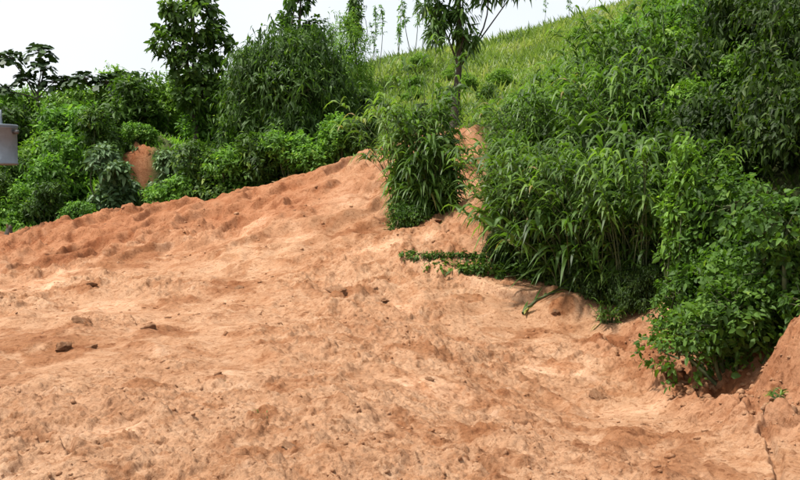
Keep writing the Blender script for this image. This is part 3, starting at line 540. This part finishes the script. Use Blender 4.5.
# ------------------------------------------------------------------ centre clump and the right bank
plant('cane_clump', K['clump', 0], at(426, 15.3), 15.3, 'tall arching cane clump standing alone on the earth slope in the middle', 'cane clump', rz=0.6, s=1.0)
plant('back_cane', K['cane', 1], at(412, 16.0), 16.0, 'cane clump rising just behind the lone middle cane clump', 'cane clump', s=.98)
plant('clump_skirt_bush', K['near_bush', 0], at(410, 14.9), 14.9, 'small leafy bush at the left foot of the middle cane clump', 'bush', s=.55, rz=0.3)
plant('clump_skirt_bush', K['near_bush', 1], at(440, 15.0), 15.0, 'small leafy bush at the right foot of the middle cane clump', 'bush', s=.5, rz=1.3)
gc = 'canes of the right thicket'
for i, (px, Y, s) in enumerate([(525, 13.2, .84), (530, 12.7, .84), (558, 12.2, .84), (586, 11.9, .88), (614, 11.5, .9), (642, 11.1, .9), (531, 14.9, .74), (542, 14.7, .82), (576, 14.3, .88), (608, 13.9, .95), (640, 13.3, 1.0), (526, 16.3, .72), (558, 16.3, .8), (592, 15.8, .9), (628, 15.4, 1.0), (668, 14.6, 1.05)]):
    plant('cane_clump', K['cane', i % 3], at(px, Y), Y, 'tall drooping-leaved cane clump massed in the thicket right of centre', 'cane clump', gc, s=s)
K['spray', 0] = cane(115, n=15, h=1.7, r0=0.25, lean=0.75, per=13, L=0.7, Wd=0.055, low=0.3, droop=0.6, mat='cane')
for i, (px, Y, s, lb) in enumerate([(534, 12.35, 1.0, 'arching long-bladed grass clump jutting from the left front of the canes'), (574, 11.75, 1.05, 'arching long-bladed grass clump jutting from the middle front of the canes'), (610, 12.6, 1.25, 'tall arching long-bladed grass clump high among the canes on the right')]):
    plant('arching_grass', K['spray', 0], at(px, Y), Y, lb, 'grass clump', 'arching grasses among the canes', s=s)
for i, (px, Y, s) in enumerate([(545, 13.5, 1.0), (600, 13.0, 1.1), (534, 14.1, .85), (630, 12.5, 1.1), (578, 15.2, 1.0), (655, 13.9, 1.15), (602, 14.6, 1.1)]):
    plant('broadleaf_shrub', K['vine_wall' if i % 2 else 'near_bush', i % 3], at(px, Y), Y, 'shrub', 'shrub', 'leafy shrubs among the canes', s=s)
gw_ = 'leafy shrubs of the right bank'
for i, (X, Y, s, kd) in enumerate([(4.3, 11.6, 1.0, 'vine_wall'), (5.3, 11.3, 1.05, 'vine_wall'), (6.4, 11.0, 1.1, 'vine_wall'), (4.9, 10.2, .95, 'vine_wall'), (5.9, 9.9, 1.0, 'vine_wall'), (6.9, 9.6, 1.0, 'vine_wall'), (4.6, 13.2, 1.1, 'vine_wall'),
                                   (5.6, 13.1, 1.15, 'vine_wall'), (6.7, 12.8, 1.15, 'vine_wall'), (7.8, 12.3, 1.2, 'vine_wall'), (4.9, 14.0, 1.0, 'wall_light'), (4.35, 12.4, .8, 'wall_light'), (5.3, 12.3, .9, 'wall_light'), (6.2, 12.0, .9, 'wall_light'), (5.2, 15.2, 1.1, 'shrub_mid'), (6.3, 15.0, 1.2, 'shrub_light'), (7.6, 14.8, 1.2, 'shrub_light'), (8.9, 14.5, 1.2, 'shrub_light'),
                                   (4.9, 17.6, 1.0, 'shrub_mid'), (6.2, 17.5, 1.1, 'shrub_light'), (7.6, 17.4, 1.1, 'shrub_light'), (9.0, 17.2, 1.2, 'shrub_mid'), (3.9, 10.9, .85, 'near_bush'), (5.4, 8.9, 1.0, 'near_bush'), (6.4, 8.4, 1.0, 'near_bush'),
                                   (7.9, 10.3, 1.2, 'vine_wall'), (6.6, 20, 1.1, 'shrub_mid'), (8.2, 20, 1.1, 'shrub_light'), (9.8, 20, 1.2, 'shrub_light')]):
    n = 3 if kd in ('vine_wall', 'near_bush') else 2 if kd == 'wall_light' else 4
    plant('bank_shrub', K[kd, i % n], X, Y, 'dense leafy shrub massed on the steep bank at upper right', 'shrub', gw_, s=s)
plant('leafy_bush', K['near_bush', 0], at(708, 8.9), 8.9, 'glossy small-leaved bush spilling over the left end of the gully', 'bush', s=.72, rz=0.2)
plant('leafy_bush', K['near_bush', 1], at(736, 8.05), 8.05, 'glossy small-leaved bush overhanging the dark hollow by the gully', 'bush', s=.98, rz=2.1, dz=-.36)
plant('leafy_bush', K['near_bush', 2], at(790, 7.75), 7.75, 'small-leaved bush cut by the right edge above the earth mound', 'bush', s=.95, rz=4.0)
plant('leafy_bush', K['near_bush', 1], at(730, 9.0), 9.0, 'small-leaved bush standing behind the two that overhang the gully', 'bush', s=1.05, rz=5.0)
plant('leafy_bush', K['near_bush', 0], at(764, 7.95), 7.95, 'knee-high bush in the hollow beside the right earth mound', 'bush', s=.36, rz=3.0)
for i, (px, Y, s) in enumerate([(500, 13.0, .3), (508, 12.8, .36), (519, 12.6, .42), (538, 12.35, .4), (556, 11.95, .33), (576, 11.6, .3), (596, 11.35, .32), (628, 10.9, .36), (644, 10.6, .36)]):
    plant('low_bush', K['vine_wall', i % 3], at(px, Y), Y, 'low dark leafy bush', 'bush', 'low bushes under the canes', s=s)
plant('climbing_vine', K['vine', 0], at(683, 9.2), 9.2, 'bright yellow-green vine climbing the left side of the gully bush', 'vine', s=1.0, dz=0.25, rz=0.3)
plant('grass_tuft', K['tuft', 0], at(610, 10.75), 10.75, 'small dark green grass tuft on the earth below the canes', 'grass tuft', s=.95)
p = g2(783, 402); plant('grass_tuft', K['tuft', 1], p[0], p[1], 'flat spiky green tuft at the foot of the right earth mound', 'grass tuft', s=.6)
p = g2(264, 420); plant('grass_tuft', K['tuft', 2], p[0], p[1], 'sparse dark tuft alone in the foreground dirt', 'grass tuft', s=.55)
p = g2(214, 374); plant('grass_tuft', K['tuft', 2], p[0], p[1], 'tiny flattened dark tuft left of the foreground middle', 'grass tuft', s=.6, sz=.4)
plant('creeping_plant', K['low_cover', 0], at(443, 12.85), 12.85, 'strip of low creeping green leaves along the earth ledge, left end', 'ground plant', rz=-0.4, s=.62, sz=.8)
plant('creeping_plant', K['low_cover', 0], at(492, 12.35), 12.35, 'strip of low creeping green leaves along the earth ledge, below the canes', 'ground plant', rz=-0.5, s=.95)

# ------------------------------------------------------------------ grass and undergrowth
def scatter_grass(name, X, Y, h, w, mat, label, seed, per=1, lean=0.5):
    r = np.random.default_rng(seed); g = Geo(); n = len(X); Z = H0f(X, Y) - 0.03
    a = r.uniform(0, 6.28, n); d = np.stack([np.cos(a) * lean, np.sin(a) * lean, np.ones(n)], -1)
    T = (np.array([(0, -.3, 0), (0, .3, 0), (.4, -.5, 0), (.4, .5, 0), (.75, -.3, 0), (.75, .3, 0), (1, 0, 0)]), [(0, 1, 3, 2), (2, 3, 5, 4)], [(4, 5, 6)])
    tn = np.clip(0.55 * smooth(0.3, 0.7, fbm(X * .35, Y * .35, seed, 3)) + 0.45 * r.random(n), 0, 1)
    leaves(g, np.stack([X, Y, Z], -1), d, nrmz(np.stack([np.cos(a), np.sin(a), np.full(n, .3)], -1)), h * r.uniform(.4, 1.2, n) * (.45 + 1.1 * fbm(X * .5, Y * .5, seed + 7, 3)), w * r.uniform(.6, 1.3, n), r.uniform(.1, .7, n), T, tn)
    o = link(name, g.mesh(name, mat)); tag(o, label, 'grass', kind='stuff'); return o
r = np.random.default_rng(5)
n = 76000; Yh = 23 + 42 * r.random(n) ** 0.8; Xh = (r.uniform(330, 700, n) - 400) / F * Yh
k = (Yh > 24) & (vegmask(Xh, Yh) > 0.6) & ~((Xh < -1.2) & (Yh < 28)); Xh, Yh = Xh[k], Yh[k]
scatter_grass('hill_grass', Xh, Yh, 0.8, 0.07, 'grass', 'yellow-green tall grass covering the hill behind the trees', 201)
n = 26000; Yl = r.uniform(22.6, 36, n); Xl = (r.uniform(-90, 380, n) - 400) / F * Yl
k = vegmask(Xl, Yl) > 0.5; scatter_grass('bank_undergrowth', Xl[k], Yl[k], 0.55, 0.06, 'mid', 'low leafy undergrowth between the shrubs of the left bank', 202)
n = 26000; Yr = r.uniform(7.6, 24, n); Xr = r.uniform(1.4, 11, n)
k = vegmask(Xr, Yr) > 0.75; scatter_grass('right_undergrowth', Xr[k], Yr[k], 0.38, 0.035, 'cane', 'low leafy undergrowth between the plants of the right bank', 203)

n = 30000; Yd = r.uniform(7, 24, n); Xd = r.uniform(-11, 4.5, n); vm = vegmask(Xd, Yd); k = (vm > 0.02) & (vm < 0.85) & (r.random(n) < .5); Xd, Yd = Xd[k][:2600], Yd[k][:2600]; n = len(Xd)
g = Geo(); av = r.uniform(0, 6.28, n); leaves(g, np.stack([Xd, Yd, H0f(Xd, Yd) + detail(Xd, Yd) + .012], -1), np.stack([np.cos(av), np.sin(av), r.normal(size=n) * .15], -1), UP + .35 * r.normal(size=(n, 3)), r.uniform(.06, .2, n), r.uniform(.015, .045, n), .05, OVATE, r.random(n))
tag(link('leaf_litter', g.mesh('leaf_litter', 'dry')), 'dry brown fallen leaves scattered at the feet of the plants', 'leaves', kind='stuff')

# ------------------------------------------------------------------ clods, stump, fallen strip, canister
def ico(sub):
    import bmesh
    bm = bmesh.new(); bmesh.ops.create_icosphere(bm, subdivisions=sub, radius=1.0)
    V = np.array([v.co[:] for v in bm.verts]); Fc = np.array([[v.index for v in f.verts] for f in bm.faces]); bm.free(); return V, Fc
def lump(seed, sub=3, amp=0.5):
    V, Fc = ico(sub); r = np.random.default_rng(seed); o = r.uniform(0, 50, 3); q = V.copy(); s = np.zeros(len(V))
    for k, f in enumerate((1.3, 2.7, 5.5, 11)):
        s += (np.sin(V[:, 0] * f * 1.7 + o[0] * (k + 1)) * np.cos(V[:, 1] * f * 1.9 + o[1] * (k + 2)) + np.sin(V[:, 2] * f * 2.1 + o[2] + V[:, 0] * f)) * amp * 0.42 / (1.5 ** k)
    q = V * (1 + 0.5 * s)[:, None]
    pl = nrmz(r.normal(size=(5, 3)))                                     # broken flat faces
    for a in pl:
        d = q @ a; m = d > 0.62; q[m] -= np.outer(d[m] - 0.62, a) * 0.85
    if sub > 2: q = q * (1 + .10 * r.normal(size=(len(q), 1)))
    return q * r.uniform(.75, 1.2, 3), Fc
LUMPS = [lump(300 + i, 3, 0.85) for i in range(6)]
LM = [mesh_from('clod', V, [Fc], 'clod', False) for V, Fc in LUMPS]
def clod(px, py, wpx, label, i, sz=0.55, group=None):
    p = g2(px, py); s = wpx / F * p[1] * 0.5
    o = link('earth_clod', LM[i % 6]); o.location = (p[0], p[1], Hz(p[0], p[1]) + s * sz * 0.05); o.scale = (s, s * 0.85, s * sz); o.rotation_euler = (0.2, 0.1, i * 1.9)
    return tag(o, label, 'clod', group or 'large clods of earth')
for i, a in enumerate([(80, 327, 19, 'dark rounded clod on the pale dirt at left'), (62, 346, 22, 'broad low clod just below the dark rounded one at left'), (90, 345, 18, 'flat brown clod beside the broad low one at left'),
                       (336, 305, 22, 'left one of the crumbling clods on the scarp in the middle'), (352, 298, 18, 'tallest clod on the crumbling scarp in the middle'), (384, 305, 12, 'single dark clod right of the crumbling scarp'),
                       (595, 391, 20, 'lone rounded clod in the smooth dirt at right'), (555, 321, 12, 'dark clod below the fallen green strip'), (92, 291, 15, 'brown clod high on the left dirt slope'), (376, 297, 9, 'small clod atop the right end of the scarp'),
                       (672, 360, 22, 'broken slab of earth at the left end of the gully'), (700, 378, 20, 'chunk of earth fallen into the middle of the gully'), (723, 386, 16, 'pale chunk of earth next to the gully hollow'), (745, 398, 15, 'chunk of earth at the lower end of the gully'), (686, 370, 16, 'dark chunk above the hollow in the gully'), (712, 372, 14, 'small chunk of earth on the far lip of the gully'),
                       (430, 383, 10, 'small dark clod above the pale patch in the foreground'), (240, 287, 12, 'reddish clod on the left-middle slope'), (150, 330, 16, 'low brown clod right of the dark rounded one'), (612, 345, 13, 'clod on the short crack at right'), (290, 452, 20, 'dark clod in the foreground below the middle'), (438, 226, 10, 'dark clod on the earth bank below the middle cane clump'), (447, 235, 8, 'small clod on the earth bank face right of the middle canes')]):
    clod(a[0], a[1], a[2], a[3], i)
# small crumbs nobody could count
V1, F1 = lump(400, 1, 0.9); r = np.random.default_rng(77); n = 4000
Yc = 3.2 * (21 / 3.2) ** r.random(n); Xc = r.uniform(-.56, .56, n) * Yc
dn = fbm(Xc * 0.9, Yc * 0.9, 140, 3); k = (dn + 0.25 * r.random(n) > 0.58) & (vegmask(Xc, Yc) < 0.2); Xc, Yc = Xc[k], Yc[k]; n = len(Xc)
sz = (0.006 + 0.024 * r.random(n) ** 3) * (0.7 + Yc / 14); Zc = H0f(Xc, Yc) + detail(Xc, Yc); an = r.uniform(0, 6.28, n)
Vc = V1[None] * (sz[:, None, None] * r.uniform(.6, 1.3, (n, 1, 3))); ca, sa = np.cos(an)[:, None], np.sin(an)[:, None]
Vc = np.stack([Vc[..., 0] * ca - Vc[..., 1] * sa, Vc[..., 0] * sa + Vc[..., 1] * ca, Vc[..., 2] * .6], -1) + np.stack([Xc, Yc, Zc + sz * .08], -1)[:, None]
Fcr = (F1[None] + (np.arange(n) * len(V1))[:, None, None]).reshape(-1, 3)
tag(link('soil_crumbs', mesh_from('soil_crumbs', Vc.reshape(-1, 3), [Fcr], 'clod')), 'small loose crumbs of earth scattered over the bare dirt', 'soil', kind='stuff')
n = 420; gp = np.array(GULLY); tq = r.random(n) * (len(gp) - 1); Xg = np.interp(tq, np.arange(len(gp)), gp[:, 0]) + r.normal(size=n) * .16; Yg = np.interp(tq, np.arange(len(gp)), gp[:, 1]) + r.normal(size=n) * .2
V2, F2 = lump(401, 2, .9); sg = .012 + .045 * r.random(n) ** 2.5; Zg = H0f(Xg, Yg) + detail(Xg, Yg); an = r.uniform(0, 6.28, n); ca, sa = np.cos(an)[:, None], np.sin(an)[:, None]
Vg = V2[None] * (sg[:, None, None] * r.uniform(.6, 1.3, (n, 1, 3))); Vg = np.stack([Vg[..., 0] * ca - Vg[..., 1] * sa, Vg[..., 0] * sa + Vg[..., 1] * ca, Vg[..., 2] * .65], -1) + np.stack([Xg, Yg, Zg + sg * .05], -1)[:, None]
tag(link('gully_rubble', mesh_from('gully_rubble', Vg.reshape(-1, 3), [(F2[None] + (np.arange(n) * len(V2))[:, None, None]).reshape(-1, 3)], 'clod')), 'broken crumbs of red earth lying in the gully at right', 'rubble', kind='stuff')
# stump-like lump at the left edge of the crest
p = P(9, 240, 21.5)
e = bpy.data.objects.new('broken_stump', None); COL.objects.link(e); e.location = (p[0], p[1], Hz(p[0], p[1]) - .05); e.scale = (.65, .65, .6); tag(e, 'small broken brown stump on the crest at the left edge', 'stump')
g = Geo(); g.tube([(0, 0, -.05), (.01, 0, .08), (.03, .01, .2), (.05, 0, .3)], [.17, .13, .11, .08], 9); link('stump_wood', g.mesh('stump_wood', 'bark', True), e)
g = Geo(); g.tube([(.0, -.03, .22), (-.03, -.05, .34), (-.05, -.06, .40)], [.06, .045, .02], 7); g.tube([(.05, 0, .26), (.09, 0, .36)], [.05, .015], 6); link('splintered_top', g.mesh('splintered_top', 'dry', True), e)
# fallen cane: a withered stem with limp leaves, draped over the hump
q = [g2(*p_) for p_ in [(523, 316), (531, 309), (541, 302), (552, 299), (565, 299), (580, 301)]]
tt = np.linspace(0, 1, 20); pf = np.stack([np.interp(tt, np.linspace(0, 1, 6), np.array(q)[:, c]) for c in range(3)], -1)
pf[:, 1] = np.minimum(pf[:, 1], HUMP[1] + .25); pf[:, 2] = [Hz(*p_[:2]) + .025 for p_ in pf]; o0 = pf[0].copy(); pf = pf - o0
e = bpy.data.objects.new('fallen_cane', None); COL.objects.link(e); e.location = o0; tag(e, 'withered green-brown cane lying over the small hump below the canes', 'cane')
g = Geo(); g.tube(pf, np.linspace(.022, .008, 20), 7); link('stem', g.mesh('stem', 'stalk', True), e)
g = Geo(); r = np.random.default_rng(9); k = r.integers(0, 20, 26); dv = np.gradient(pf, axis=0)[k]; dv = nrmz(dv) * np.where(r.random(26) < .7, 1, -1)[:, None] + r.normal(size=(26, 3)) * np.array([.3, .3, .12]) + UP * .1
leaves(g, pf[k], dv, UP + .5 * r.normal(size=(26, 3)), r.uniform(.15, .34, 26), .04, .12, BLADE, r.random(26)); link('foliage', g.mesh('foliage', 'cane'), e)
# grey canister on its post
def metal(name, col, rough, met=0.6):
    m, n_, l = newmat(name); tc = n_.new('ShaderNodeTexCoord'); t = noise(n_, l, 6, 5, .6, tc.outputs['Object'], .3)
    rr = ramp(n_, [(.35, tuple(c * .78 for c in col)), (.7, col)]); l.new(t.outputs[0], rr.inputs[0])
    b = n_.new('ShaderNodeBsdfPrincipled'); l.new(rr.outputs[0], b.inputs['Base Color']); b.inputs['Roughness'].default_value = rough; b.inputs['Metallic'].default_value = met
    o = n_.new('ShaderNodeOutputMaterial'); l.new(b.outputs[0], o.inputs[0]); return m
MG = metal('grey_paint', (.165, .205, .245), .5, .1); MDk = metal('dark_steel', (.12, .12, .12), .5, .5)
def lathe(prof, n=40):
    pr = np.array(prof, float); th = np.linspace(0, 2 * math.pi, n, endpoint=False)
    V = np.stack([pr[:, 0][:, None] * np.cos(th), pr[:, 0][:, None] * np.sin(th), np.repeat(pr[:, 1][:, None], n, 1)], -1).reshape(-1, 3)
    i, j = np.meshgrid(np.arange(len(pr) - 1), np.arange(n), indexing='ij'); j2 = (j + 1) % n
    return V, np.stack([i * n + j, i * n + j2, (i + 1) * n + j2, (i + 1) * n + j], -1).reshape(-1, 4)
Yk = 20.5; ct = P(-1, 165, Yk); tp = P(-1, 123, Yk); hk = tp[2] - ct[2]; R_ = 18.5 / F * Yk
e = bpy.data.objects.new('grey_canister', None); COL.objects.link(e); e.location = (ct[0], Yk, ct[2]); tag(e, 'grey metal drum-shaped canister raised above the shrubs at the left edge', 'canister')
V, q = lathe([(0.001, 0), (R_ * .9, 0), (R_ * .97, .015), (R_ * .97, .05), (R_ * .94, .06), (R_ * .94, hk * .86), (R_ * .98, hk * .87), (R_ * .98, hk * .90), (R_ * .94, hk * .91)]); body = link('body', mesh_from('body', V, [q], MG, True), e)
V, q = lathe([(R_ * 1.0, hk * .905), (R_ * 1.01, hk * .935), (R_ * .98, hk * .955), (R_ * .5, hk * .965), (0.001, hk * .97)]); link('lid', mesh_from('lid', V, [q], MG, True), e)
g = Geo(); g.tube([(.10, -.05, hk * .96), (.10, -.05, hk * 1.12), (.10, -.05, hk * 1.3)], [.03, .024, .02], 8); link('top_rod', g.mesh('top_rod', MG, True), e)
g = Geo(); V, q = lathe([(0.001, 0), (.05, 0), (.05, .12), (0.001, .12)], 12); V = V[:, [2, 0, 1]] + np.array([R_ * .92, -.10, hk * .78]); g.add(V, q); link('side_fitting', g.mesh('side_fitting', MDk), e)
pz = Hz(ct[0] - R_ - .25, Yk) - ct[2] - .3
g = Geo(); g.tube([(-R_ - .2, 0, pz), (-R_ - .2, 0, hk * .5), (-R_ - .2, 0, hk * 2.2)], [.13, .12, .11], 14); link('post', g.mesh('post', 'bark', True), e)
for z in (.25, .7):
    g = Geo(); g.tube([(-R_ * .9, 0, hk * z), (-R_ - .2, 0, hk * z)], [.05, .05], 8); link('bracket', g.mesh('bracket', MDk), e)

# ------------------------------------------------------------------ labels for alike plants, by their order in the picture
number('canes of the right thicket', '%s drooping cane clump from the left in the thicket right of centre')
number('leafy shrubs of the right bank', '%s leafy shrub from the left on the steep bank at upper right')
number('leafy shrubs lining the earth crest', '%s low leafy shrub from the left along the back edge of the earth crest')
number('shrubs at the left edge', '%s shrub from the left in the low row under the grey canister')
number('leafy reeds on the lower hill', '%s light green reed clump from the left at the foot of the grassy hill')
number('weeds along the skyline', '%s spindly weed from the left on the skyline of the grassy hill')
number('low bushes in the hill grass', '%s low yellow-green bush from the left in the hill grass')
number('low bushes under the canes', '%s low dark bush from the left between the earth ledge and the canes')
number('grass at the earth cut', '%s low grass clump from the left at the foot of the bare earth cut')
for rn in ROWN: number('%s row of the left thicket' % rn, '%s shrub from the left in the ' + rn + ' row of the left thicket')
number('leafy shrubs among the canes', '%s small-leaved shrub from the left growing up between the canes')
